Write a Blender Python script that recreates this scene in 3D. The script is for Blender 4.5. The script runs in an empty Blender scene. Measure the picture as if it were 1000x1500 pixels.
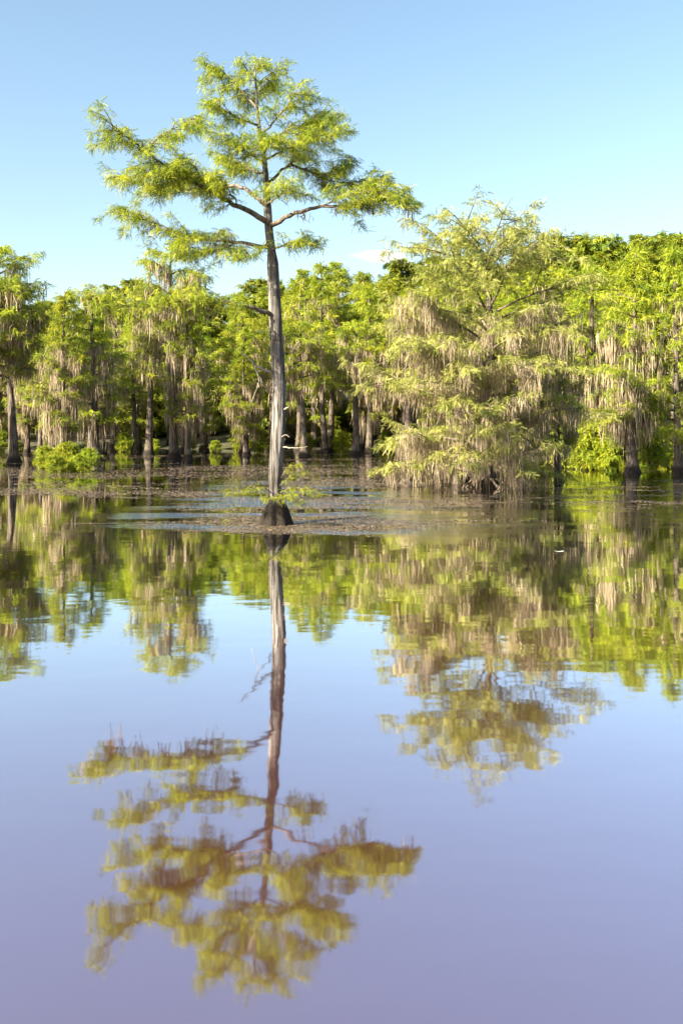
import bpy, math
import numpy as np
from mathutils import Vector

# ------------------------------------------------------------------ camera, sky, sun, exposure
F, HOR, CAMZ = 1300.0, 620.0, 3.2          # focal length and horizon row for a 1000 x 1500 frame, eye height
scene = bpy.context.scene
cam = bpy.data.cameras.new('camera'); camo = bpy.data.objects.new('camera', cam)
scene.collection.objects.link(camo); scene.camera = camo
camo.location = (0, 0, CAMZ); camo.rotation_euler = (math.pi/2, 0, 0)
cam.sensor_fit = 'VERTICAL'; cam.sensor_height = 36; cam.sensor_width = 24
cam.lens = 36*F/1500; cam.shift_y = -(750-HOR)/1500; cam.clip_end = 6000

SUN = Vector((-0.74, -0.56, 0.52)).normalized()
world = bpy.data.worlds.new('World'); scene.world = world; world.use_nodes = True
wn, wl = world.node_tree.nodes, world.node_tree.links
bg = wn['Background']
sky = wn.new('ShaderNodeTexSky'); sky.sky_type = 'NISHITA'; sky.sun_disc = False
sky.sun_elevation = math.asin(SUN.z); sky.sun_rotation = math.atan2(SUN.x, SUN.y)
sky.air_density = 1.0; sky.dust_density = 1.8; sky.ozone_density = 0.15
bg.inputs['Strength'].default_value = 0.063
# a few small fair-weather clouds low over the trees
tc = wn.new('ShaderNodeTexCoord')
nz = wn.new('ShaderNodeTexNoise'); nz.inputs['Scale'].default_value = 26; nz.inputs['Detail'].default_value = 6
mp = wn.new('ShaderNodeMapping'); mp.inputs['Scale'].default_value = (1, 1, 2.4)
wl.new(tc.outputs['Generated'], mp.inputs['Vector']); wl.new(mp.outputs['Vector'], nz.inputs['Vector'])
total = None
for (px, py, sx, sz) in ((556, 375, .032, .0075), (-300, 380, .09, .011), (1500, 370, .1, .012)):
    c = Vector(((px-500)/F, 1, (HOR-py)/F)).normalized()
    sub = wn.new('ShaderNodeVectorMath'); sub.operation = 'SUBTRACT'; sub.inputs[1].default_value = c
    wl.new(tc.outputs['Generated'], sub.inputs[0])
    mu = wn.new('ShaderNodeVectorMath'); mu.operation = 'MULTIPLY'; mu.inputs[1].default_value = (1/sx, 1/sx, 1/sz)
    wl.new(sub.outputs[0], mu.inputs[0])
    ln = wn.new('ShaderNodeVectorMath'); ln.operation = 'LENGTH'; wl.new(mu.outputs[0], ln.inputs[0])
    mr = wn.new('ShaderNodeMapRange'); mr.inputs[1].default_value = 1.5; mr.inputs[2].default_value = 0.0
    wl.new(ln.outputs['Value'], mr.inputs[0])
    if total is None: total = mr.outputs[0]
    else:
        mx = wn.new('ShaderNodeMath'); mx.operation = 'MAXIMUM'
        wl.new(total, mx.inputs[0]); wl.new(mr.outputs[0], mx.inputs[1]); total = mx.outputs[0]
ad = wn.new('ShaderNodeMath'); ad.operation = 'MULTIPLY'; wl.new(total, ad.inputs[0]); wl.new(nz.outputs['Fac'], ad.inputs[1])
rmp = wn.new('ShaderNodeMapRange'); rmp.interpolation_type = 'SMOOTHSTEP'
rmp.inputs[1].default_value = 0.12; rmp.inputs[2].default_value = 0.42; rmp.inputs[4].default_value = 0.85
wl.new(ad.outputs[0], rmp.inputs[0])
cm = wn.new('ShaderNodeMix'); cm.data_type = 'RGBA'
wl.new(rmp.outputs[0], cm.inputs[0]); shs = wn.new('ShaderNodeHueSaturation'); shs.inputs['Hue'].default_value = .49; shs.inputs['Saturation'].default_value = 1.02
wl.new(sky.outputs[0], shs.inputs['Color']); wl.new(shs.outputs[0], cm.inputs[6]); cm.inputs[7].default_value = (7.5, 7.3, 7.0, 1)
wl.new(cm.outputs[2], bg.inputs['Color'])

sl = bpy.data.lights.new('sun', 'SUN'); slo = bpy.data.objects.new('sun', sl); scene.collection.objects.link(slo)
sl.energy = 5.0; sl.angle = math.radians(0.5); sl.color = (1.0, 0.88, 0.67)
slo.rotation_euler = SUN.to_track_quat('Z', 'Y').to_euler(); slo.location = (-60, -40, 60)

vs = scene.view_settings
vs.view_transform = 'Standard'; vs.look = 'None'; vs.gamma = 1; vs.use_curve_mapping = False; vs.exposure = 2.22
scene.cycles.use_denoising = True
scene.cycles.max_bounces = 6; scene.cycles.diffuse_bounces = 5; scene.cycles.glossy_bounces = 3
scene.cycles.transmission_bounces = 3; scene.cycles.caustics_reflective = False; scene.cycles.caustics_refractive = False

# ------------------------------------------------------------------ helpers
col = scene.collection
def W(px, py, D): return np.array([(px-500)/F*D, D, CAMZ+(HOR-py)/F*D])
def depth_of(py): return F*CAMZ/(py-HOR)

class Acc:
    """collects vertices, faces of any size and a tint per vertex for ONE mesh"""
    def __init__(s): s.v, s.f, s.c, s.n = [], [], [], 0
    def add(s, v, f, c=0.5):
        v = np.asarray(v, np.float32); f = np.asarray(f, np.int32)
        s.v.append(v); s.f.append(f+s.n); s.n += len(v)
        s.c.append(np.full(len(v), c, np.float32) if np.isscalar(c) else np.asarray(c, np.float32))
    def mesh(s, name, mat, smooth=False):
        me = bpy.data.meshes.new(name)
        if s.n:
            v = np.concatenate(s.v); loops = np.concatenate([f.ravel() for f in s.f])
            sizes = np.concatenate([np.full(len(f), f.shape[1], np.int32) for f in s.f])
            me.vertices.add(len(v)); me.vertices.foreach_set('co', v.ravel())
            me.loops.add(len(loops)); me.loops.foreach_set('vertex_index', loops)
            me.polygons.add(len(sizes))
            me.polygons.foreach_set('loop_start', np.concatenate([[0], np.cumsum(sizes)[:-1]]).astype(np.int32))
            me.polygons.foreach_set('loop_total', sizes)
            if smooth: me.polygons.foreach_set('use_smooth', np.ones(len(sizes), bool))
            a = me.attributes.new('tint', 'FLOAT', 'POINT'); a.data.foreach_set('value', np.concatenate(s.c))
            me.update(calc_edges=True); me.validate()
        me.materials.append(mat)
        return me
    def build(s, name, mat, parent=None, smooth=False):
        o = bpy.data.objects.new(name, s.mesh(name, mat, smooth)); col.objects.link(o); o.parent = parent
        return o

def empty(name, loc, label, cat, group=None, rz=0, scale=1.0):
    o = bpy.data.objects.new(name, None); col.objects.link(o); o.location = loc
    o.rotation_euler = (0, 0, rz); o.scale = (scale,)*3; o.empty_display_size = .3
    o['label'] = label; o['category'] = cat
    if group: o['group'] = group
    return o

def resample(poly, step):
    poly = np.asarray(poly, float)
    seg = np.linalg.norm(np.diff(poly, axis=0), axis=1); cum = np.concatenate([[0], np.cumsum(seg)])
    n = max(3, int(cum[-1]/step)+1); s = np.linspace(0, cum[-1], n)
    return np.stack([np.interp(s, cum, poly[:, k]) for k in range(3)], 1)

def smooth_poly(poly, step, it=2):
    p = resample(poly, step)
    for _ in range(it):
        q = p.copy(); q[1:-1] = .25*p[:-2]+.5*p[1:-1]+.25*p[2:]; p = q
    return p

def tube(acc, pts, rad, seg=6, flute=0.0, nfl=7, ph=0.0, tint=0.5):
    pts = np.asarray(pts, float); n = len(pts); rad = np.broadcast_to(np.asarray(rad, float), (n,))
    tg = np.gradient(pts, axis=0); tg /= np.linalg.norm(tg, axis=1)[:, None]+1e-9
    ref = np.where(np.abs(tg[:, 2:3]) > .8, np.array([[1., 0, 0]]), np.array([[0, 0, 1.]]))
    if abs(tg[:, 2].mean()) > .6: ref[:] = (1, 0, 0)
    u = np.cross(tg, ref); u /= np.linalg.norm(u, axis=1)[:, None]+1e-9
    w = np.cross(tg, u)
    th = np.linspace(0, 2*math.pi, seg, endpoint=False)
    fl = np.broadcast_to(np.asarray(flute, float), (n,))
    rr = rad[:, None]*(1+fl[:, None]*(np.sin(nfl*th+ph)+.45*np.sin((nfl*2+1)*th+ph*2.3)+.4*np.sin(3*th+ph*1.7))[None])
    v = pts[:, None]+rr[..., None]*(np.cos(th)[None, :, None]*u[:, None]+np.sin(th)[None, :, None]*w[:, None])
    i = np.arange(n-1)[:, None]*seg; j = np.arange(seg)[None]; k = (j+1) % seg
    f = np.stack([i+j, i+k, i+seg+k, i+seg+j], -1).reshape(-1, 4)
    acc.add(v.reshape(-1, 3), f, tint)
    acc.add(v[-1], np.stack([np.zeros(seg-2, int), np.arange(1, seg-1), np.arange(2, seg)], 1), tint)

def spray_template(nside, width, ang=58, tip=True):
    """a feathery cypress spray along +X, length 1: two rows of narrow leaflets on a drooping stalk"""
    v, f = [], []
    for i in range(nside):
        x = .06+.9*i/nside
        for sgn in (-1, 1):
            l = .36*(1-.6*(x-.3)**2*1.6)*(.55+.45*(1-x)); a = math.radians(ang-14*x)
            xx = x+(.03 if sgn > 0 else 0)
            b = len(v); dz = -.28*xx*xx
            tx, ty = xx+l*math.cos(a), sgn*l*math.sin(a)
            v += [(xx-width, 0, dz), (xx+width, 0, dz), (tx, ty, -.28*tx*tx-.10*l)]
            f.append((b, b+1, b+2))
    b = len(v); v += [(.8, -width, -.17), (.8, width, -.17), (1.12, 0, -.36)]; f.append((b, b+1, b+2))
    return np.array(v), np.array(f)
def blade_template(nside, width):
    """a coarser leafy twig for trees far away: pointed four-sided leaves"""
    v, f = [], []
    for i in range(nside):
        x = .1+.8*i/nside
        for sgn in (-1, 1):
            l = .46*(1-.35*x); a = math.radians(50-10*x); b = len(v); dz = -.25*x*x
            c, s = math.cos(a), sgn*math.sin(a)
            m = np.array([x+.5*l*c, .5*l*s, dz-.03]); pn = np.array([-s, c, 0])*width
            v += [(x, 0, dz), tuple(m+pn+(0, 0, .02)), (x+l*c, l*s, dz-.12), tuple(m-pn)]
            f.append((b, b+1, b+2, b+3))
    return np.array(v), np.array(f)
FINE, MID, COARSE, BROAD = spray_template(9, .030), spray_template(6, .056), spray_template(4, .085), blade_template(3, .12)

def place(acc, tmpl, o, d, ln, roll, tint):
    """copies of a template at o, its X axis along d, its top side up apart from a roll"""
    tv, tf = tmpl; o, d = np.asarray(o), np.asarray(d); n = len(o)
    d = d/(np.linalg.norm(d, axis=1)[:, None]+1e-9)
    y = np.cross(np.array([[0, 0, 1.]]), d); nn = np.linalg.norm(y, axis=1)[:, None]
    y = np.where(nn < 1e-3, np.array([[1., 0, 0]]), y/(nn+1e-9)); z = np.cross(d, y)
    c, s = np.cos(roll)[:, None], np.sin(roll)[:, None]
    y, z = c*y+s*z, -s*y+c*z
    B = np.stack([d, y, z], 1)*ln[:, None, None]
    v = o[:, None]+np.einsum('ki,nij->nkj', tv, B)
    f = tf[None]+(np.arange(n)*len(tv))[:, None, None]
    acc.add(v.reshape(-1, 3), f.reshape(-1, tf.shape[1]), np.repeat(tint, len(tv)))

class Leaves:
    def __init__(s): s.o, s.d, s.l, s.t = [], [], [], []
    def put(s, o, d, l, t): s.o.append(o); s.d.append(d); s.l.append(l); s.t.append(t)
    def flush(s, acc, tmpl, rng, roll=.5):
        if s.o:
            o = np.concatenate(s.o); place(acc, tmpl, o, np.concatenate(s.d), np.concatenate(s.l), rng.normal(0, roll, len(o)), np.concatenate(s.t))

def unit(az, el): return np.stack([np.cos(az)*np.cos(el), np.sin(az)*np.cos(el), np.sin(el)], -1)

def foliate(rng, L, twigs, poly, t0=.3, step=.2, sub=.9, spl=.22, gap=.06, subs=2, droop=.12, up=(-.12, .45), r=.012, taper=.35, gapp=0.0):
    """side twigs along a branch, feathery sprays along each twig"""
    p = resample(poly, step); n = len(p); tg = np.gradient(p, axis=0)
    skip = 0
    for i in range(n):
        t = i/(n-1)
        if t < t0: continue
        if skip > 0: skip -= 1; continue
        if rng.random() < gapp: skip = rng.integers(1, 4)
        base = math.atan2(tg[i, 1], tg[i, 0])
        tone = np.clip(rng.normal(.5, .2), 0, 1)
        for k in range(subs if i < n-2 else subs+2):
            sg = 1 if (k+i) % 2 else -1
            az = base+sg*rng.uniform(.35, 1.6)*(1 if i < n-2 else .6); ln = sub*rng.uniform(.4, 1.15)*(1-taper*t)
            el = rng.uniform(*up); d = unit(np.array(az), np.array(el))
            m = max(3, int(ln/gap)); s = np.linspace(.12, 1, m)*ln
            q = p[i]+d*s[:, None]; q[:, 2] -= droop*s*s/ln*1.2; q += rng.normal(0, .025, q.shape)
            if twigs is not None and r > 0:
                tw = np.stack([p[i], p[i]+d*ln*.5-(0, 0, droop*.3*ln), p[i]+d*ln*.97-(0, 0, droop*1.15*ln)])
                tube(twigs, tw, [r, r*.7, r*.25], 3)
            side = np.where(np.arange(m) % 2, 1., -1.)
            a2 = az+side*rng.uniform(.15, 1.25, m); e2 = rng.normal(-.3, .5, m)
            L.put(q, unit(a2, e2), spl*rng.uniform(.6, 1.25, m), np.clip(tone+rng.normal(0, .14, m), 0, 1))

def moss(rng, acc, pts, n, length, spread=.25, w=.035, segs=4, tone=.5):
    """strands of Spanish moss hanging from points: tapering, slightly crinkled ribbons"""
    pts = np.asarray(pts)
    idx = rng.integers(0, len(pts), n); o = pts[idx]+rng.normal(0, spread*.4, (n, 3))*np.array([1, 1, .25])
    ln = length*rng.uniform(.25, 1.0, n)**1.3*rng.uniform(.6, 1.25, len(pts))[idx]
    az = rng.uniform(0, math.pi, n); wd = w*rng.uniform(.5, 1.4, n)
    k = np.linspace(0, 1, segs+1)
    sway = rng.normal(0, .03*(1+2*(rng.random((n, 1, 1)) < .3)), (n, segs+1, 2)).cumsum(1)
    c = np.zeros((n, segs+1, 3)); c[:] = o[:, None]
    c[..., :2] += sway; c[..., 2] -= ln[:, None]*k[None]
    prof = np.array([.45]+[1-.85*abs(x-.3)**1.1 for x in k[1:-1]]+[.06])
    a = az[:, None]+rng.normal(0, .5, (n, segs+1))
    off = np.stack([np.cos(a), np.sin(a), 0*a], -1)*(wd[:, None]*prof[None])[..., None]
    v = np.stack([c-off, c+off], 2).reshape(-1, 3)
    b = (np.arange(n)*(segs+1)*2)[:, None]+np.arange(segs)[None]*2
    f = np.stack([b, b+1, b+3, b+2], -1).reshape(-1, 4)
    acc.add(v, f, np.repeat(np.clip(rng.normal(tone, .2, n), 0, 1), (segs+1)*2))

# ------------------------------------------------------------------ materials
def new_mat(name):
    m = bpy.data.materials.new(name); m.use_nodes = True
    n = m.node_tree.nodes; l = m.node_tree.links
    return m, n, l, n['Principled BSDF'], n['Material Output']
def ramp(n, stops):
    r = n.new('ShaderNodeValToRGB'); e = r.color_ramp.elements
    while len(e) < len(stops): e.new(.5)
    for k, (p, c) in enumerate(stops): e[k].position = p; e[k].color = (*c, 1)
    return r

def leaf_mat(name, dark, mid, light, trans=.45, hue_var=.010):
    m, n, l, b, out = new_mat(name)
    at = n.new('ShaderNodeAttribute'); at.attribute_name = 'tint'
    r = ramp(n, [(0.05, dark), (.5, mid), (.95, light)]); l.new(at.outputs['Fac'], r.inputs[0])
    oi = n.new('ShaderNodeObjectInfo'); hs = n.new('ShaderNodeHueSaturation')
    m1 = n.new('ShaderNodeMapRange'); m1.inputs[3].default_value = .5-hue_var; m1.inputs[4].default_value = .5+hue_var*.6
    m2 = n.new('ShaderNodeMapRange'); m2.inputs[3].default_value = .8; m2.inputs[4].default_value = 1.12
    l.new(oi.outputs['Random'], m1.inputs[0]); l.new(oi.outputs['Random'], m2.inputs[0])
    l.new(m1.outputs[0], hs.inputs['Hue']); l.new(m2.outputs[0], hs.inputs['Value']); l.new(r.outputs[0], hs.inputs['Color'])
    l.new(hs.outputs[0], b.inputs['Base Color']); b.inputs['Roughness'].default_value = .55
    b.inputs['Specular IOR Level'].default_value = .3
    tr = n.new('ShaderNodeBsdfTranslucent'); l.new(hs.outputs[0], tr.inputs[0])
    mx = n.new('ShaderNodeMixShader'); mx.inputs[0].default_value = trans
    l.new(b.outputs[0], mx.inputs[1]); l.new(tr.outputs[0], mx.inputs[2]); l.new(mx.outputs[0], out.inputs[0])
    return m
M_LEAF = leaf_mat('cypress_leaf', (.085, .155, .014), (.285, .35, .024), (.49, .50, .038), .45)
M_LEAFP = leaf_mat('pale_cypress_leaf', (.17, .22, .045), (.40, .44, .10), (.57, .59, .18), .45, .005)
M_LEAFB = leaf_mat('broad_leaf', (.06, .115, .014), (.19, .24, .02), (.32, .34, .028), .38)

def bark_mat(name, c0, c1, c2, wet=None):
    m, n, l, b, out = new_mat(name)
    tc = n.new('ShaderNodeTexCoord'); mp = n.new('ShaderNodeMapping'); mp.inputs['Scale'].default_value = (16, 16, .9)
    l.new(tc.outputs['Object'], mp.inputs[0])
    nz = n.new('ShaderNodeTexNoise'); nz.inputs['Scale'].default_value = 1.0; nz.inputs['Detail'].default_value = 7; nz.inputs['Roughness'].default_value = .65
    nz.inputs['Distortion'].default_value = .5
    l.new(mp.outputs[0], nz.inputs['Vector'])
    r = ramp(n, [(.38, c0), (.5, c1), (.64, c2)]); l.new(nz.outputs['Fac'], r.inputs[0])
    n2 = n.new('ShaderNodeTexNoise'); n2.inputs['Scale'].default_value = 1.1; n2.inputs['Detail'].default_value = 3
    l.new(tc.outputs['Object'], n2.inputs['Vector'])
    r2 = ramp(n, [(.35, (.55, .52, .5)), (.65, (1.0, 1.0, 1.0))]); l.new(n2.outputs['Fac'], r2.inputs[0])
    mm = n.new('ShaderNodeMix'); mm.data_type = 'RGBA'; mm.blend_type = 'MULTIPLY'; mm.inputs[0].default_value = 1
    l.new(r.outputs[0], mm.inputs[6]); l.new(r2.outputs[0], mm.inputs[7]); colr = mm.outputs[2]
    if wet:                                    # the high-water stain: black-brown foot of the trunk with a ragged upper edge
        sp = n.new('ShaderNodeSeparateXYZ'); l.new(tc.outputs['Object'], sp.inputs[0])
        a = n.new('ShaderNodeMath'); a.operation = 'MULTIPLY_ADD'; a.inputs[1].default_value = -.35; l.new(nz.outputs['Fac'], a.inputs[0]); l.new(sp.outputs['Z'], a.inputs[2])
        mr = n.new('ShaderNodeMapRange'); mr.inputs[1].default_value = wet-.34; mr.inputs[2].default_value = wet-.06
        l.new(a.outputs[0], mr.inputs[0])
        m3 = n.new('ShaderNodeMix'); m3.data_type = 'RGBA'; m3.inputs[6].default_value = (.018, .014, .011, 1)
        l.new(mr.outputs[0], m3.inputs[0]); l.new(colr, m3.inputs[7]); colr = m3.outputs[2]
    l.new(colr, b.inputs['Base Color']); b.inputs['Roughness'].default_value = .85; b.inputs['Specular IOR Level'].default_value = .2
    bp = n.new('ShaderNodeBump'); bp.inputs['Strength'].default_value = .9; bp.inputs['Distance'].default_value = .05
    l.new(nz.outputs['Fac'], bp.inputs['Height']); l.new(bp.outputs[0], b.inputs['Normal'])
    return m
M_BARK = bark_mat('grey_cypress_bark', (.03, .028, .026), (.135, .126, .118), (.33, .315, .295), wet=.72)
M_BARKF = bark_mat('far_cypress_bark', (.03, .025, .02), (.12, .10, .082), (.26, .225, .18), wet=.6)
M_LIMB = bark_mat('branch_bark', (.06, .048, .038), (.17, .14, .11), (.32, .27, .22))
M_DEAD = bark_mat('dead_wood', (.2, .18, .15), (.4, .37, .32), (.55, .52, .47))

def moss_mat():
    m, n, l, b, out = new_mat('spanish_moss')
    at = n.new('ShaderNodeAttribute'); at.attribute_name = 'tint'
    r = ramp(n, [(.05, (.16, .13, .09)), (.5, (.33, .27, .185)), (.95, (.50, .42, .30))]); l.new(at.outputs['Fac'], r.inputs[0])
    l.new(r.outputs[0], b.inputs['Base Color']); b.inputs['Roughness'].default_value = .9; b.inputs['Specular IOR Level'].default_value = .1
    tr = n.new('ShaderNodeBsdfTranslucent'); l.new(r.outputs[0], tr.inputs[0])
    mx = n.new('ShaderNodeMixShader'); mx.inputs[0].default_value = .3
    l.new(b.outputs[0], mx.inputs[1]); l.new(tr.outputs[0], mx.inputs[2]); l.new(mx.outputs[0], out.inputs[0])
    return m
M_MOSS = moss_mat()

def water_mat():
    m, n, l, b, out = new_mat('still_lake_water')
    tc = n.new('ShaderNodeTexCoord')
    def noise(scale, sc, det=3, rough=.5):
        mp = n.new('ShaderNodeMapping'); mp.inputs['Scale'].default_value = sc; l.new(tc.outputs['Object'], mp.inputs[0])
        t = n.new('ShaderNodeTexNoise'); t.inputs['Scale'].default_value = scale; t.inputs['Detail'].default_value = det; t.inputs['Roughness'].default_value = rough
        l.new(mp.outputs[0], t.inputs['Vector']); return t.outputs['Fac']
    def rng_(v, a, bb, c=0., d=1.):
        r = n.new('ShaderNodeMapRange'); r.interpolation_type = 'SMOOTHSTEP'
        for k, x in zip((1, 2, 3, 4), (a, bb, c, d)): r.inputs[k].default_value = x
        l.new(v, r.inputs[0]); return r.outputs[0]
    def math_(op, a, c):
        q = n.new('ShaderNodeMath'); q.operation = op
        for k, x in ((0, a), (1, c)):
            if isinstance(x, (int, float)): q.inputs[k].default_value = x
            else: l.new(x, q.inputs[k])
        return q.outputs[0]
    sp = n.new('ShaderNodeSeparateXYZ'); l.new(tc.outputs['Object'], sp.inputs[0])
    # breeze-ruffled patch of water around the lone tree
    edge = math_('ADD', sp.outputs['Y'], math_('MULTIPLY', noise(.12, (1, 1, 1)), 10))
    band = math_('MULTIPLY', math_('MULTIPLY', rng_(edge, 29.5, 32.5), rng_(edge, 42, 60, 1, 0.25)), math_('MULTIPLY', rng_(sp.outputs['X'], -9, -5), rng_(sp.outputs['X'], 3, 7, 1, 0.15)))
    ruf = math_('MULTIPLY', band, rng_(noise(.5, (.35, 1.2, 1), 4, .6), .42, .62))
    h1 = noise(1.6, (.6, 1, 1), 2); h2 = noise(9, (.8, 1.3, 1), 3)
    b1 = n.new('ShaderNodeBump'); b1.inputs['Distance'].default_value = .012; b1.inputs['Strength'].default_value = .24; l.new(h1, b1.inputs['Height'])
    b2 = n.new('ShaderNodeBump'); b2.inputs['Distance'].default_value = .06; l.new(ruf, b2.inputs['Strength'])
    l.new(h2, b2.inputs['Height']); l.new(b1.outputs[0], b2.inputs['Normal'])
    l.new(b2.outputs[0], b.inputs['Normal'])
    fr = n.new('ShaderNodeFresnel'); fr.inputs['IOR'].default_value = 1.33
    gl = n.new('ShaderNodeBsdfGlossy'); gl.inputs['Roughness'].default_value = .035; l.new(b2.outputs[0], gl.inputs['Normal'])
    gm = n.new('ShaderNodeMix'); gm.data_type = 'RGBA'; gm.inputs[6].default_value = (.58, .545, .66, 1); gm.inputs[7].default_value = (.97, .97, .97, 1)
    cl = math_('MINIMUM', math_('MULTIPLY', fr.outputs[0], 3.0), 1.0); l.new(cl, gm.inputs[0]); l.new(gm.outputs[2], gl.inputs['Color'])
    df = n.new('ShaderNodeBsdfDiffuse'); df.inputs[0].default_value = (.24, .085, .055, 1)      # tannin-stained, silty water body
    mx = n.new('ShaderNodeMixShader'); l.new(math_('MULTIPLY', math_('SUBTRACT', 1.0, cl), .15), mx.inputs[0])
    b = gl
    l.new(b.outputs[0], mx.inputs[1]); l.new(df.outputs[0], mx.inputs[2]); l.new(mx.outputs[0], out.inputs[0])
    return m
M_WATER = water_mat()

def simple_noise_mat(name, c0, c1, scale=3, rough=.9):
    m, n, l, b, out = new_mat(name)
    tc = n.new('ShaderNodeTexCoord'); t = n.new('ShaderNodeTexNoise'); t.inputs['Scale'].default_value = scale; t.inputs['Detail'].default_value = 6
    l.new(tc.outputs['Object'], t.inputs['Vector'])
    r = ramp(n, [(.35, c0), (.65, c1)]); l.new(t.outputs['Fac'], r.inputs[0]); l.new(r.outputs[0], b.inputs['Base Color'])
    b.inputs['Roughness'].default_value = rough
    return m
M_GROUND = simple_noise_mat('forest_floor', (.03, .025, .015), (.07, .075, .025), .6)
def mat_float():
    m, n, l, b, out = new_mat('floating_weed')
    at = n.new('ShaderNodeAttribute'); at.attribute_name = 'tint'
    r = ramp(n, [(.0, (.05, .034, .026)), (.45, (.12, .088, .06)), (.8, (.24, .18, .125)), (1., (.13, .15, .03))]); l.new(at.outputs['Fac'], r.inputs[0])
    l.new(r.outputs[0], b.inputs['Base Color']); b.inputs['Roughness'].default_value = .6
    return m
M_FLOAT = mat_float()
M_WHITE = simple_noise_mat('pale_leaf', (.6, .58, .52), (.8, .78, .72), 20, .6)

# ------------------------------------------------------------------ setting: water and terrain
a = Acc(); S = 2500
a.add([(-S, -S, 0), (S, -S, 0), (S, S, 0), (-S, S, 0)], [(0, 1, 2, 3)])
water = a.build('water', M_WATER); water['kind'] = 'structure'

def hash_noise(x, y):
    return (np.sin(x*.31+1.3)*np.cos(y*.27+.4)+.5*np.sin(x*.83+y*.61)+.25*np.sin(x*1.7-y*1.3+2))/1.75
def bank_y(x): return 112-np.clip((x-14)/20, 0, 1)**1.2*38+3*np.sin(x*.15)
def ground_z(x, y):
    d = y-bank_y(x)
    right = np.clip((x-5)/30, 0, 1)
    hill = np.clip(d/45, 0, 1)**1.1*(4.5+6.0*right)+np.clip(d-45, 0, 400)*.02
    return np.where(d < 0, np.maximum(-1.4, d*.12), .05+hill)+.15*hash_noise(x, y)*(d > 0)
xs = np.concatenate([np.linspace(-2500, -160, 10), np.linspace(-150, 150, 101), np.linspace(160, 2500, 10)])
ys = np.concatenate([[-2500, -800, 0], np.linspace(40, 220, 61), [300, 500, 900, 2500]])
X, Y = np.meshgrid(xs, ys); Z = ground_z(X, Y)
nx, ny = len(xs), len(ys); i, j = np.meshgrid(np.arange(nx-1), np.arange(ny-1)); q = (j*nx+i).ravel()
a = Acc(); a.add(np.stack([X, Y, Z], -1).reshape(-1, 3), np.stack([q, q+1, q+nx+1, q+nx], 1))
gr = a.build('ground', M_GROUND, smooth=True); gr['kind'] = 'structure'

# ------------------------------------------------------------------ trees that are built after the photograph
def local(D, base, pts):
    """pixel polyline with depth offsets -> metres from the tree's base"""
    return np.array([W(px, py, D+dy) for px, py, dy in pts])-base

def hang_points(rng, poly, t0, step):
    p = resample(poly, step); return p[int(len(p)*t0):]

# --- the lone cypress in open water
rng = np.random.default_rng(7)
D1 = depth_of(768); B1 = np.array([W(404, 768, D1)[0], D1, 0.])
lone = empty('bald_cypress', B1, 'tall lone cypress with dark flared foot standing in open water', 'tree')
tp = local(D1, B1, [(404, 785, 0), (404, 768, 0), (404, 740, 0), (402, 715, 0), (404, 680, 0), (408, 620, 0), (409, 570, .05), (405, 500, .1), (401, 420, .1), (399, 378, .1), (394, 340, .1), (391, 290, 0), (389, 250, -.1), (384, 215, -.1), (378, 175, 0), (375, 135, 0), (374, 96, .1)])
tpr = smooth_poly(tp, .12, 3); z = tpr[:, 2]
rad = np.interp(z, [-.4, 0, .25, .55, .75, 1.2, 2.2, 4.5, 6.5, 8.3, 8.6, 10, 11.2, 13, 14.9], [.56, .50, .42, .33, .225, .19, .215, .215, .20, .18, .135, .125, .085, .05, .012])
a = Acc(); tube(a, tpr, rad, 40, flute=np.interp(z, [-.4, .5, .9, 2.5, 8], [.13, .12, .06, .035, .02]), nfl=7, ph=.6)
a.build('trunk', M_BARK, lone, True)
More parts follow.
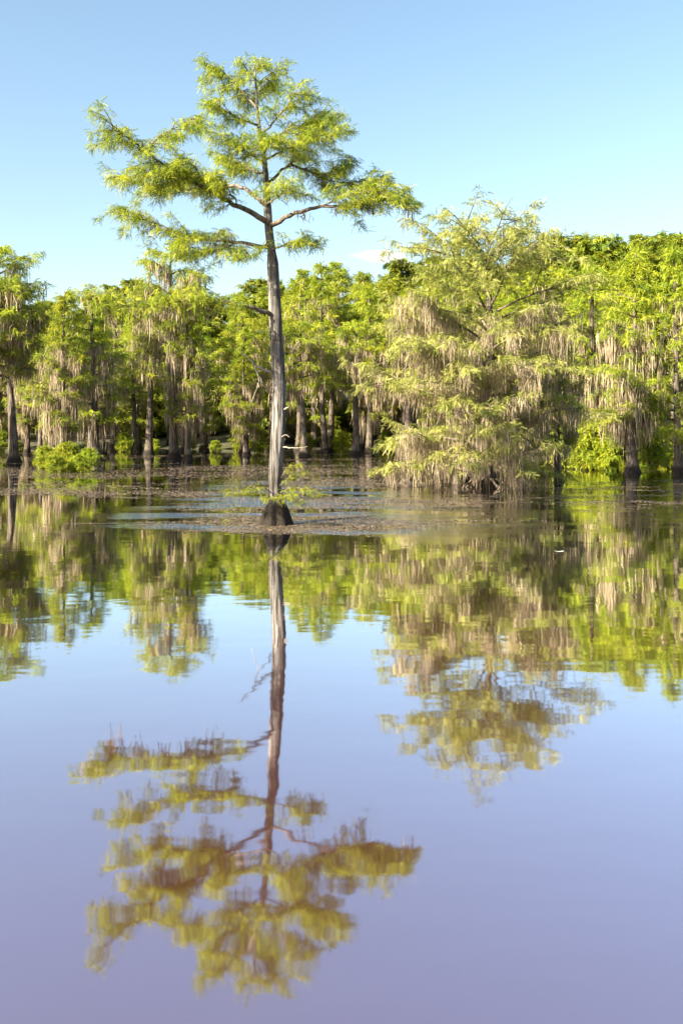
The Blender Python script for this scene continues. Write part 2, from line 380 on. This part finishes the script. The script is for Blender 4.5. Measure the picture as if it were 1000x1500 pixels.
limbs = [  # pixel polyline with depth offset, base radius, foliage start, side-twig length
 ([(392, 326, 0), (372, 312, -.3), (350, 303, -.6), (315, 283, -1.0), (270, 260, -1.4), (230, 235, -1.8), (190, 203, -2.1), (150, 172, -2.3)], .10, .45, 1.0),
 ([(222, 229, -1.85), (217, 212, -1.8), (235, 197, -1.5), (262, 184, -1.3), (290, 170, -1.1)], .035, .15, .7),
 ([(388, 300, 0), (368, 282, .4), (345, 271, .7), (295, 276, 1.2), (235, 280, 1.5), (205, 271, 1.7), (180, 262, 1.9)], .08, .33, .95),
 ([(394, 362, 0), (370, 357, .5), (345, 355, .9), (305, 350, 1.4), (265, 341, 1.8), (220, 325, 2.0), (182, 306, 2.3)], .07, .25, .95),
 ([(397, 330, 0), (430, 312, -.4), (470, 302, -.7), (520, 303, -1.1), (570, 291, -1.4), (600, 303, -1.6)], .085, .5, .95),
 ([(391, 272, 0), (410, 250, .2), (428, 240, .3), (431, 216, .4), (440, 196, .5), (460, 178, .6)], .06, .35, .85),
 ([(426, 241, .3), (450, 250, .8), (490, 268, 1.2), (530, 266, 1.5), (563, 266, 1.7)], .045, .15, .9),
 ([(380, 184, 0), (358, 178, -.4), (340, 170, -.6), (322, 155, -.9), (306, 148, -1.1)], .045, .2, .75),
 ([(376, 158, 0), (356, 136, .3), (340, 118, .5), (322, 104, .6), (303, 92, .7)], .04, .2, .75),
 ([(382, 196, 0), (408, 172, -.4), (430, 142, -.7), (440, 122, -.8)], .045, .25, .8),
 ([(386, 216, 0), (420, 190, .6), (455, 180, 1.0), (493, 172, 1.3)], .045, .3, .85),
 ([(387, 235, 0), (425, 214, -.8), (460, 200, -1.3), (493, 196, -1.6)], .045, .3, .85),
 ([(388, 240, 0), (370, 228, -.8), (352, 214, -1.5), (338, 204, -2.0)], .04, .3, .9),
 ([(386, 225, 0), (392, 212, -1.0), (400, 205, -1.9)], .04, .25, .85),
 ([(389, 255, 0), (360, 246, 1.0), (335, 240, 1.9)], .04, .3, .9),
 ([(375, 130, 0), (390, 112, -.3), (408, 96, -.4)], .03, .2, .65),
 ([(375, 140, 0), (384, 128, .6), (396, 120, 1.1)], .03, .2, .7),
 ([(375, 118, 0), (360, 100, -.2), (352, 90, -.3)], .025, .2, .55),
 ([(374, 104, 0), (380, 90, .1), (384, 84, .2)], .02, .0, .5),
 ([(399, 366, 0), (418, 357, -.5), (440, 355, -.8), (462, 362, -1.0)], .04, .25, .6),
 ([(393, 352, 0), (380, 372, -.5), (365, 378, -.9), (345, 374, -1.2)], .03, .4, .5),
 ([(398, 462, 0), (372, 450, -.5), (320, 441, -1.1), (270, 442, -1.6), (220, 446, -2.0), (170, 451, -2.3), (132, 430, -2.6)], .075, .2, .8),
 ([(305, 278, -1.1), (292, 254, -1.4), (276, 236, -1.5), (262, 226, -1.6)], .03, .1, .75),
 ([(352, 304, -.6), (338, 284, -1.1), (326, 262, -1.5), (318, 246, -1.7)], .03, .2, .75),
 ([(262, 256, -1.45), (236, 258, -1.9), (205, 246, -2.2)], .03, .1, .7),
 ([(330, 272, .85), (310, 256, 1.4), (285, 262, 1.9), (262, 268, 2.2)], .03, .1, .75),
 ([(470, 302, -.7), (500, 287, -1.3), (540, 281, -1.7), (566, 284, -2.0)], .035, .2, .8),
 ([(345, 356, .9), (320, 368, 1.0), (290, 366, 1.2), (262, 356, 1.4)], .03, .15, .7),
 ([(470, 262, 1.0), (490, 244, 1.2), (512, 242, 1.3)], .025, .1, .65),
 ([(390, 300, 0), (406, 288, -1.2), (424, 276, -2.2)], .045, .45, .8),
]
crown = Acc(); Lv = Leaves()
for k, (pp, r, t0, sub) in enumerate(limbs):
    poly = smooth_poly(local(D1, B1, pp), .18, 2); poly[1:-1] += rng.normal(0, .018, (len(poly)-2, 3))
    a = Acc(); n = len(poly)
    tube(a, poly, r*(1-.88*np.linspace(0, 1, n)**.8), 9)
    thin = False
    foliate(rng, Lv, a, poly, t0, .17, sub*.6,   .22, .052, 2, .16, up=(-.3, .7), r=.009, gapp=.05 if not thin else .2)
    length = np.linalg.norm(np.diff(poly, axis=0), axis=1).sum(); tgl = np.gradient(poly, axis=0)
    for u in np.arange(t0+.02, 1.0, (.12 if not thin else .25)/length):
        i0 = int(u*(n-1)); bz = math.atan2(tgl[i0, 1], tgl[i0, 0])+rng.choice([-1, 1])*rng.uniform(.2, 1.5)
        el = rng.uniform(-.35, 1.0) if not thin else rng.uniform(-.2, .4); l2 = sub*rng.uniform(.45, 1.45)*(1.05-.3*u)
        q = np.array([[0, 0, 0], [.35, 0, 0], [.7, 0, 0], [1, 0, 0]])[:, :1]*unit(np.array(bz), np.array(el))*l2
        q[2, 2] -= .06*l2; q[3, 2] -= .22*l2; q = smooth_poly(poly[i0]+q+rng.normal(0, .03, (4, 3))*np.array([[0], [1], [1], [1]]), .12, 1)
        tube(a, q, .016*(1-.7*np.linspace(0, 1, len(q))), 4)
        foliate(rng, Lv, a, q, .10, .15, .42, .215, .05, 2, .25, up=(-.5, .8), r=.005)
    a.build('branch', M_LIMB, lone, True)
    if k in (3, 21, 4):
        mo = Acc(); hp = hang_points(rng, poly, .35, .7 if k == 21 else 1.1)
        moss(rng, mo, hp-(0, 0, .05), 150 if k == 21 else 60, .9 if k == 21 else .5, .3, .018, 5, .35)
        mo.build('moss_curtain', M_MOSS, lone)['kind'] = 'stuff'
Lv.flush(crown, FINE, rng, .55); crown.build('crown', M_LEAF, lone)
# dead grey limbs and bleached twigs low on the trunk
for pp, r in (([(402, 548, 0), (385, 541, -.2), (372, 533, -.3), (350, 511, -.5)], .045), ([(372, 534, -.3), (380, 556, -.4), (368, 590, -.5)], .02), ([(398, 575, 0), (386, 566, -.3), (380, 552, -.4)], .025),
              ([(414, 655, -.1), (430, 656, -.5), (452, 655, -.7)], .02), ([(412, 640, -.1), (418, 636, -.5), (424, 640, -.7)], .018), ([(416, 600, -.1), (424, 594, -.3)], .03)):
    a = Acc(); p = smooth_poly(local(D1, B1, pp), .08, 1); p[1:] += rng.normal(0, .012, (len(p)-1, 3)); tube(a, p, r*(1-.75*np.linspace(0, 1, len(p))), 7); a.build('dead_branch', M_DEAD, lone, True)
# leafy sprouts round the foot
a = Acc(); Lv = Leaves(); sp = Acc()
for pp, sub in (([(396, 728, -.3), (380, 722, -.6), (360, 722, -.9), (338, 718, -1.1)], .38), ([(398, 722, -.3), (385, 712, -.5), (366, 716, -.7)], .35), ([(410, 722, -.3), (425, 714, -.6), (448, 716, -.9), (462, 724, -1.0)], .4),
                ([(410, 712, -.2), (424, 698, -.4), (440, 690, -.5)], .4), ([(412, 700, -.2), (420, 684, -.3), (436, 680, -.4)], .32), ([(408, 728, -.3), (424, 732, -.7), (440, 738, -1.0)], .35), ([(404, 730, -.4), (398, 728, -.9), (390, 730, -1.2)], .3), ([(410, 728, -.4), (416, 726, -.9), (426, 726, -1.3)], .3)):
    p = smooth_poly(local(D1, B1, pp), .08, 1); tube(sp, p, .014*(1-.7*np.linspace(0, 1, len(p))), 5)
    foliate(rng, Lv, sp, p, .25, .075, sub, .17, .05, 2, .12, r=.005)
s_o = sp.build('sprout', M_LIMB, lone, True); Lv.flush(a, FINE, rng); a.build('sprout_foliage', M_LEAF, s_o)

# --- generic cypress, grown from numbers
def grow(rng, H, r0, base_t, spread, nl, tmpl, spl, step, gap, sub, subs, moss_n, moss_len, moss_w, lean=.02, prof=None, rise=(.05, .5), butt=1.7, tseg=14, dro=.18, droopy=0.0, moss_t=(.0, .75), gapp=.1, fork=False, twr=.012, asym=None, wob=.05, dome=0.0, up=(-.35, .85)):
    """returns trunk path, list of (limb path, radius), crown Acc, moss Accs"""
    nz = 14; zz = np.concatenate([[-.8], np.linspace(0, H, nz)])
    w = np.cumsum(rng.normal(0, wob, (nz+1, 2)), 0); w -= w[1]; w[0] = 0
    path = np.column_stack([w[:, 0]+lean*zz*rng.normal(0, 1), w[:, 1]+lean*zz*rng.normal(0, 1), zz])
    path = smooth_poly(path, .3, 2)
    tz = np.clip(path[:, 2]/H, 0, 1)
    rad = r0*((1-tz)**.75*.95+.05)+r0*(butt-1)*np.exp(-np.maximum(path[:, 2], -.2)/.55)
    if prof is None: prof = lambda t: (1-t)**.6*(.55+.45*min(1, t*4))
    L = Leaves(); limb, mossy = [], []; az = rng.uniform(0, 6.28)
    for k in range(nl):
        t = (k+rng.uniform(-.3, .3))/max(1, nl-1); t = min(max(t, 0), 1)
        z = H*(base_t+(.985-base_t)*t); az += 2.39996+rng.normal(0, .35)
        ln = spread*prof(t)*rng.uniform(.7, 1.15)
        if asym is not None: ln *= asym(az)
        p0 = np.array([np.interp(z, path[:, 2], path[:, c]) for c in range(3)])
        el = rng.uniform(*rise)+(.5+dome)*t; m = 7; q = [p0]; a_ = az; e_ = el
        for i in range(m):
            q.append(q[-1]+unit(np.array(a_), np.array(e_))*ln/m); a_ += rng.normal(0, .2); e_ = e_*(.72+dome*t)-droopy*.12*(1-t)+rng.normal(0, .1)
        poly = smooth_poly(q, .25, 1); limb.append((poly, r0*.34*(1-.6*t)*min(1, .4+ln/spread)))
        foliate(rng, L, None if twr == 0 else limb, poly, .2, step, sub, spl, gap, subs, dro, up=up, r=0, gapp=gapp)
        # second-order branches
        for s in (-1, 1, -1, 1):
            u = rng.uniform(.25, .75); b0 = poly[int(u*(len(poly)-1))]; tg = poly[-1]-poly[0]
            a2 = math.atan2(tg[1], tg[0])+s*rng.uniform(.5, 1.1); l2 = ln*rng.uniform(.3, .55)
            p2 = b0+np.outer(np.linspace(0, 1, 5), unit(np.array(a2), np.array(rng.uniform(-.15, .6)))*l2); p2[2:, 2] -= np.array([.04, .1, .2])*l2*.6
            limb.append((p2, r0*.10)); foliate(rng, L, None, p2, .1, step, sub*.8, spl, gap, subs, dro, up=up, r=0, gapp=gapp)
            if moss_t[0] <= t <= moss_t[1] and moss_n: mossy.append(p2)
        if moss_t[0] <= t <= moss_t[1] and moss_n: mossy.append(poly)
    crown = Acc(); L.flush(crown, tmpl, rng, .6)
    mo = []
    for p in mossy:
        ac = Acc(); hp = resample(p, .55)[1:]
        h0 = rng.integers(0, max(1, len(hp)//2)); hp = resample(hp[h0:h0+max(3, len(hp)*2//3)], .3) if len(hp) > 2 else hp
        if len(hp): moss(rng, ac, hp-(0, 0, .04), max(4, int(moss_n*.55*len(hp))), moss_len*rng.uniform(.6, 1.2), .35, moss_w, 4, rng.uniform(.35, .7)); mo.append(ac)
    return path, rad, limb, crown, mo

def merge(accs):
    m = Acc()
    for x in accs:
        for v, f, c in zip(x.v, x.f, x.c): pass
        off = m.n
        for v, f, c in zip(x.v, x.f, x.c): m.v.append(v); m.f.append(f+off); m.c.append(c)
        m.n += x.n
    return m

def tree_meshes(res, bark, leafm, tseg=14, flute=.07, ph=0.):
    path, rad, limb, crown, mo = res
    a = Acc(); fl = flute*(.35+.65*np.exp(-np.maximum(path[:, 2], 0)/1.2)); tube(a, path, rad, tseg, flute=fl, nfl=5, ph=ph)
    for poly, r in limb: tube(a, poly, np.maximum(.008, r*(1-.85*np.linspace(0, 1, len(poly)))), 5)
    return a.mesh('trunk', bark, True), crown.mesh('crown', leafm), (merge(mo).mesh('moss_curtain', M_MOSS) if mo else None)

# --- the broad moss-hung cypress
rng = np.random.default_rng(21)
D2 = depth_of(714); B2 = np.array([W(712, 714, D2)[0], D2, 0.])
big = empty('bald_cypress', B2, 'broad pale green cypress hung with moss down to the water', 'tree')
path, rad, limb, crown, mo = grow(rng, 12.2, .36, .05, 6.0, 54, MID, .32, .25, .095, 1.0, 3, 36, 1.5, .013,
    prof=lambda t: np.interp(t, [0, .15, .35, .6, .8, 1], [.92, 1.0, 1.0, .98, .88, .55]), rise=(0, .45), droopy=.5, moss_t=(0, .66), gapp=.22, wob=.09, dome=.2)
a = Acc(); tube(a, path, rad, 28, flute=.08*(.35+.65*np.exp(-np.maximum(path[:, 2], 0))), nfl=6); a.build('trunk', M_BARKF, big, True)
for k in range(0, len(limb), 5):               # a main limb with its four side branches
    a = Acc()
    for poly, r in limb[k:k+5]: tube(a, poly, np.maximum(.008, r*(1-.85*np.linspace(0, 1, len(poly)))), 6)
    a.build('branch', M_LIMB, big, True)
crown.build('crown', M_LEAFP, big)
for x in mo: x.build('moss_curtain', M_MOSS, big)
for k in range(16):                            # knotted roots round its foot
    an = k/16*6.28+rng.normal(0, .2); a = Acc(); ln = rng.uniform(.7, 1.8)
    p = np.array([[.25*math.cos(an), .25*math.sin(an), .5], [.5*ln*math.cos(an), .5*ln*math.sin(an), .32+rng.uniform(-.1, .15)], [ln*math.cos(an+.2), ln*math.sin(an+.2), -.25]])
    p = smooth_poly(p, .12, 2); p[1:-1] += rng.normal(0, .03, (len(p)-2, 3)); tube(a, p, .07*(1-.5*np.linspace(0, 1, len(p))), 6); a.build('root', M_LIMB, big, True)

# ------------------------------------------------------------------ kinds of trees that repeat
class Kind: pass
def make_kind(seed, leafm=None, bark=None, H=16, **kw):
    r = np.random.default_rng(seed); k = Kind(); k.H = H
    k.trunk, k.crown, k.moss = tree_meshes(grow(r, H, **kw), bark or M_BARKF, leafm or M_LEAF, ph=seed)
    return k
base = dict(tmpl=MID, step=.36, gap=.15, sub=1.15, subs=3, spl=.40, moss_w=.03)
K = {
 'tall':   make_kind(1, H=17, r0=.42, base_t=.42, spread=3.6, nl=28, moss_n=8, moss_len=1.9, **base),
 'mossy':  make_kind(2, H=16, r0=.38, base_t=.22, spread=3.8, nl=34, moss_n=17, moss_len=2.6, moss_t=(0, .6), **base),
 'slim':   make_kind(3, H=18, r0=.30, base_t=.36, spread=2.9, nl=30, moss_n=6, moss_len=1.8, **base),
 'flat':   make_kind(4, H=15, r0=.40, base_t=.50, spread=4.6, nl=24, moss_n=11, moss_len=2.2, prof=lambda t: np.interp(t, [0, .4, .8, 1], [.7, 1, .8, .35]), **base),
 'full':   make_kind(5, H=17, r0=.36, base_t=.14, spread=3.9, nl=38, moss_n=6, moss_len=1.5, **base),
 'broad':  make_kind(6, leafm=M_LEAFB, H=17, r0=.36, base_t=.25, spread=4.6, nl=34, moss_n=0, moss_len=1, prof=lambda t: math.sin(min(1, .15+.85*t)*math.pi)**.6*.9+.1, rise=(.2, .8), tmpl=BROAD, step=.36, gap=.16, sub=1.1, subs=3, spl=.5, moss_w=.05),
 'bush':   make_kind(12, leafm=M_LEAFB, H=2.4, r0=.05, base_t=.06, spread=1.7, nl=22, moss_n=0, moss_len=1, butt=1.0, rise=(.3, .9), tmpl=BROAD, step=.28, gap=.14, sub=.6, subs=2, spl=.28, moss_w=.05),
 'shrub':  make_kind(8, leafm=M_LEAF, H=2.4, r0=.05, base_t=.06, spread=1.7, nl=22, moss_n=0, moss_len=1, butt=1.0, rise=(.3, .9), tmpl=COARSE, step=.25, gap=.12, sub=.6, subs=2, spl=.32, moss_w=.05),
}
def put_tree(kind, x, y, z, scale, rz, label, group=None, sz=1.0, name='bald_cypress', cat='tree'):
    k = K[kind]; o = empty(name, (x, y, z), label, cat, group, rz); o.scale = (scale*sz, scale*sz, scale)
    for nm, me in (('trunk', k.trunk), ('crown', k.crown), ('moss_curtain', k.moss)):
        if me is None: continue
        c = bpy.data.objects.new(nm, me); col.objects.link(c); c.parent = o
        if nm == 'moss_curtain': c['kind'] = 'stuff'
    return o
def tree_px(kind, px, D, topy, label, group=None, rz=None, sz=1.0, **kw):
    x = (px-500)/F*D; z = max(-.05, float(ground_z(np.array(x), np.array(float(D)))))
    zt = CAMZ+(HOR-topy)/F*D; s = (zt-z)/K[kind].H
    return put_tree(kind, x, D, z, s, rrow.uniform(0, 6.28) if rz is None else rz, label, group, sz, **kw)
rrow = np.random.default_rng(99)

# single trees one can pick out in front of the wood
def dep(py): return depth_of(py)
tree_px('flat', 256, dep(673), 368, 'tallest cypress of the left wood, pale straight trunk beside a dark one', rz=.8, sz=.8)
tree_px('mossy', 276, dep(673.5), 425, 'dark trunked cypress standing close against a pale straight one', rz=2.0, sz=.8)
tree_px('tall', 218, dep(667), 415, 'bare stemmed cypress behind the leafy islet', rz=1.2, sz=.9)
tree_px('mossy', 88, dep(686), 425, 'cypress with moss curtains growing from a leafy green islet', rz=.4, sz=.85)
tree_px('flat', -14, dep(679), 366, 'open branched cypress rising above the wood at the shaded cove', rz=2.6)
tree_px('slim', 476, dep(664), 384, 'slender pale trunked cypress behind the lone tree', rz=.2)
tree_px('tall', 440, dep(660), 392, 'tall bare stemmed cypress right behind the lone tree trunk', rz=1.7, sz=.9)
tree_px('mossy', 640, dep(704), 560, 'small mossy cypress crowded under the broad moss-hung tree on its sunny side', rz=1.0, sz=1.3)
tree_px('mossy', 818, dep(706), 470, 'shaded grey mossy cypress beside the broad moss-hung tree', rz=2.2, sz=.95)
tree_px('mossy', 925, dep(693), 368, 'sunlit mossy cypress at the foot of the wooded hill', rz=.9)
tree_px('full', 992, dep(694), 360, 'full crowned cypress on the bank below the wooded hill', rz=.3, sz=.85)
tree_px('mossy', 870, dep(686), 385, 'mossy cypress between the broad tree and the hill bank', rz=4.0, sz=.9)

tree_px('flat', 22, 72, 428, 'flat topped mossy cypress between the shaded cove and the leafy islet', rz=1.1, sz=1.05)
tree_px('mossy', 142, 74, 424, 'moss curtained cypress just behind the leafy islet', rz=3.3)
tree_px('full', 1050, 64, 352, 'leafy cypress at the water below the hill, next to the full crowned one', rz=2.3)
# the wood along the far shore: rows of individuals
SKY = ([-150, 0, 60, 100, 150, 200, 300, 350, 420, 480, 540, 600, 700, 800, 870, 930, 1000, 1150], [400, 415, 432, 430, 420, 412, 432, 424, 400, 386, 386, 382, 372, 352, 344, 347, 340, 342])
LAB = {'tall': ('tall cypress with bare lower trunk', 'bare trunked cypresses'),
       'mossy': ('cypress with long moss curtains', 'moss hung cypresses'),
       'slim': ('slender narrow crowned cypress', 'slender cypresses'),
       'flat': ('wide flat crowned cypress', 'flat crowned cypresses'),
       'full': ('cypress leafy nearly to the ground', 'full crowned cypresses'),
       'broad': ('rounded dark green broadleaf tree', 'broadleaf trees')}
def zone(x, d):
    back = 'deep in the wood' if d > 120 else ('within the wood' if d > 92 else 'at wood edge')
    for lim, w in ((60, 'by the shaded cove'), (180, 'behind the leafy islet'), (330, 'behind the twin trunks'), (540, 'beyond the lone tree'), (800, 'behind the broad cypress')):
        if x < lim: return back+' '+w
    return back+' on the hill'
def row(D, step, drop, kinds, x0=-110, x1=1110, jit=.35, hill=False):
    px = x0
    while px <= x1:
        if D < 90 and 190 < px < 330: px += step; continue
        k = kinds[rrow.integers(len(kinds))]
        x = px+rrow.uniform(-jit, jit)*step
        d = D*rrow.uniform(.96, 1.04)
        wx = (x-500)/F*d
        d = d-max(0, min(1, (wx-14)/22))*(D-78)*.7
        top = np.interp(x, *SKY)+drop+rrow.uniform(-6, 22)
        lab, grp = LAB[k]; zn = zone(x, d)
        nm = 'broadleaf_tree' if k == 'broad' else 'bald_cypress'
        tree_px(k, x, d, top, lab+' '+zn, grp+' '+zn, name=nm, sz=rrow.uniform(.9, 1.15))
        px += step
row(150, 42, 0, ['broad', 'full', 'tall', 'broad'])
row(128, 46, 4, ['full', 'tall', 'broad', 'slim'])
row(112, 52, 14, ['tall', 'mossy', 'slim', 'full'])
row(98, 66, 40, ['mossy', 'tall', 'flat', 'slim'])
row(86, 78, 70, ['mossy', 'tall', 'flat', 'tall'])
for k in range(60):                            # tall bushes under the trees
    px = -110+k*20.5+rrow.uniform(-9, 9); d = float(np.interp(px, [-60, 600, 900, 1100], [128, 128, 100, 92]))*rrow.uniform(.95, 1.15)
    x = (px-500)/F*d; z = max(-.05, float(ground_z(np.array(x), np.array(d))))
    put_tree('bush', x, d, z, rrow.uniform(1.8, 3.2), rrow.uniform(0, 6.28), 'tall bush under the trees '+zone(px, 130), 'understory bushes '+zone(px, 130), name='understory_bush', cat='bush')
row(140, 34, -2, ['broad', 'full', 'broad'], x0=770, x1=1110)
# shrubs along the waterline and the leafy islet
for k in range(28):
    px = -60+k*41+rrow.uniform(-18, 18); d = float(np.interp(px, [-60, 500, 800, 1100], [100, 104, 88, 72]))*rrow.uniform(.9, 1.08)
    x = (px-500)/F*d; z = max(-.05, float(ground_z(np.array(x), np.array(d))))
    put_tree('shrub', x, d, z, rrow.uniform(.5, 1.1), rrow.uniform(0, 6.28), 'low leafy shrub at the waterline '+zone(px, 80), 'waterline shrubs '+zone(px, 80), name='waterside_shrub', cat='shrub')
for px in (838, 862, 884, 905, 934, 952, 975, 1004):
    d = rrow.uniform(60, 68); put_tree('shrub', (px-500)/F*d, d, -.05, rrow.uniform(.9, 1.6), rrow.uniform(0, 6), 'leafy yellow-green shrub at the water below the wooded hill', 'shrubs at the water below the hill', name='waterside_shrub', cat='shrub')
for (px, py, s) in ((66, 686, .65), (98, 690, .8), (130, 686, .6), (84, 693, .5), (116, 692, .5)):
    d = depth_of(py); put_tree('shrub', (px-500)/F*d, d, -.05, s, rrow.uniform(0, 6), 'bright green shrub on the small leafy islet', 'shrubs of the leafy islet', name='waterside_shrub', cat='shrub', sz=1.1)

# ------------------------------------------------------------------ floating weed mats and flecks
rng = np.random.default_rng(5)
N = 548000
yy = 1/rng.uniform(1/105, 1/25.0, N); xx = rng.uniform(-.6, .6, N)*yy
def vnoise(x, y, seed):
    r = np.random.default_rng(seed); g = r.random((64, 64)); xi = np.floor(x).astype(int); yi = np.floor(y).astype(int); fx, fy = x-xi, y-yi
    fx, fy = fx*fx*(3-2*fx), fy*fy*(3-2*fy); G = lambda p, q: g[p % 64, q % 64]
    return (G(xi, yi)*(1-fx)+G(xi+1, yi)*fx)*(1-fy)+(G(xi, yi+1)*(1-fx)+G(xi+1, yi+1)*fx)*fy
nval = .5*vnoise(xx*.12, yy*.22, 1)+.3*vnoise(xx*.45, yy*1.1, 2)+.2*vnoise(xx*1.6, yy*4, 3)
pxx = 500+1300*xx/yy
near = np.interp(pxx, [-100, 0, 200, 320, 450, 560, 640, 760, 1100], [41, 40, 37, 30, 25.5, 25, 27, 28, 33])
fade = np.clip((yy/near-1)*1.2, -.4, .05)+np.interp(yy, [38, 50, 80, 105], [.0, .07, .05, -.15])+np.interp(pxx, [560, 700, 1000], [.0, -.12, -.15])
keep = rng.random(N) < np.clip((nval+fade-.50)*7, 0, 1)*.6
xx, yy = xx[keep][:140000], yy[keep][:140000]; n = len(xx)
s = rng.uniform(.018, .055, n)*(yy/30)**.6; an = rng.uniform(0, 6.28, n); z0 = rng.uniform(.004, .010, n)
cs, sn = np.cos(an), np.sin(an); tl = rng.normal(0, .07, (n, 2))
qv = np.empty((n, 4, 3))
for k, (u, v) in enumerate(((-1.3, 0), (0, -.6), (1.3, 0), (0, .6))):
    dx, dy = s*(u*cs-v*sn), s*(u*sn+v*cs)
    qv[:, k] = np.stack([xx+dx, yy+dy, np.maximum(.003, z0+dx*tl[:, 0]+dy*tl[:, 1])], -1)
a = Acc(); a.add(qv.reshape(-1, 3), np.arange(n*4).reshape(-1, 4), np.repeat(np.clip(rng.normal(.42, .22, n), 0, 1), 4))
fw = a.build('floating_weed', M_FLOAT); fw['kind'] = 'stuff'; fw['label'] = 'brown mats of floating water weed spread across the lake'; fw['category'] = 'water weed'
# one pale curled leaf drifting
d = depth_of(809); u = np.linspace(-1, 1, 9); a = Acc()
p = np.stack([u*.13, 0*u, .012+.02*u*u], 1); wv = .028*(1-u**2)**.6+.002
v = np.concatenate([p+np.stack([0*u, wv, .008+0*u], 1), p, p-np.stack([0*u, wv, -.008+0*u], 1)]); i = np.arange(8)
a.add(v, np.concatenate([np.stack([i, i+1, i+10, i+9], 1), np.stack([i+9, i+10, i+19, i+18], 1)]))
lf = a.build('floating_leaf', M_WHITE); lf.location = (W(818, 809, d)[0], d, .0); lf['label'] = 'small pale leaf drifting alone on the open water'; lf['category'] = 'leaf'
print('TRIS', sum(len(m.polygons) for m in bpy.data.meshes))
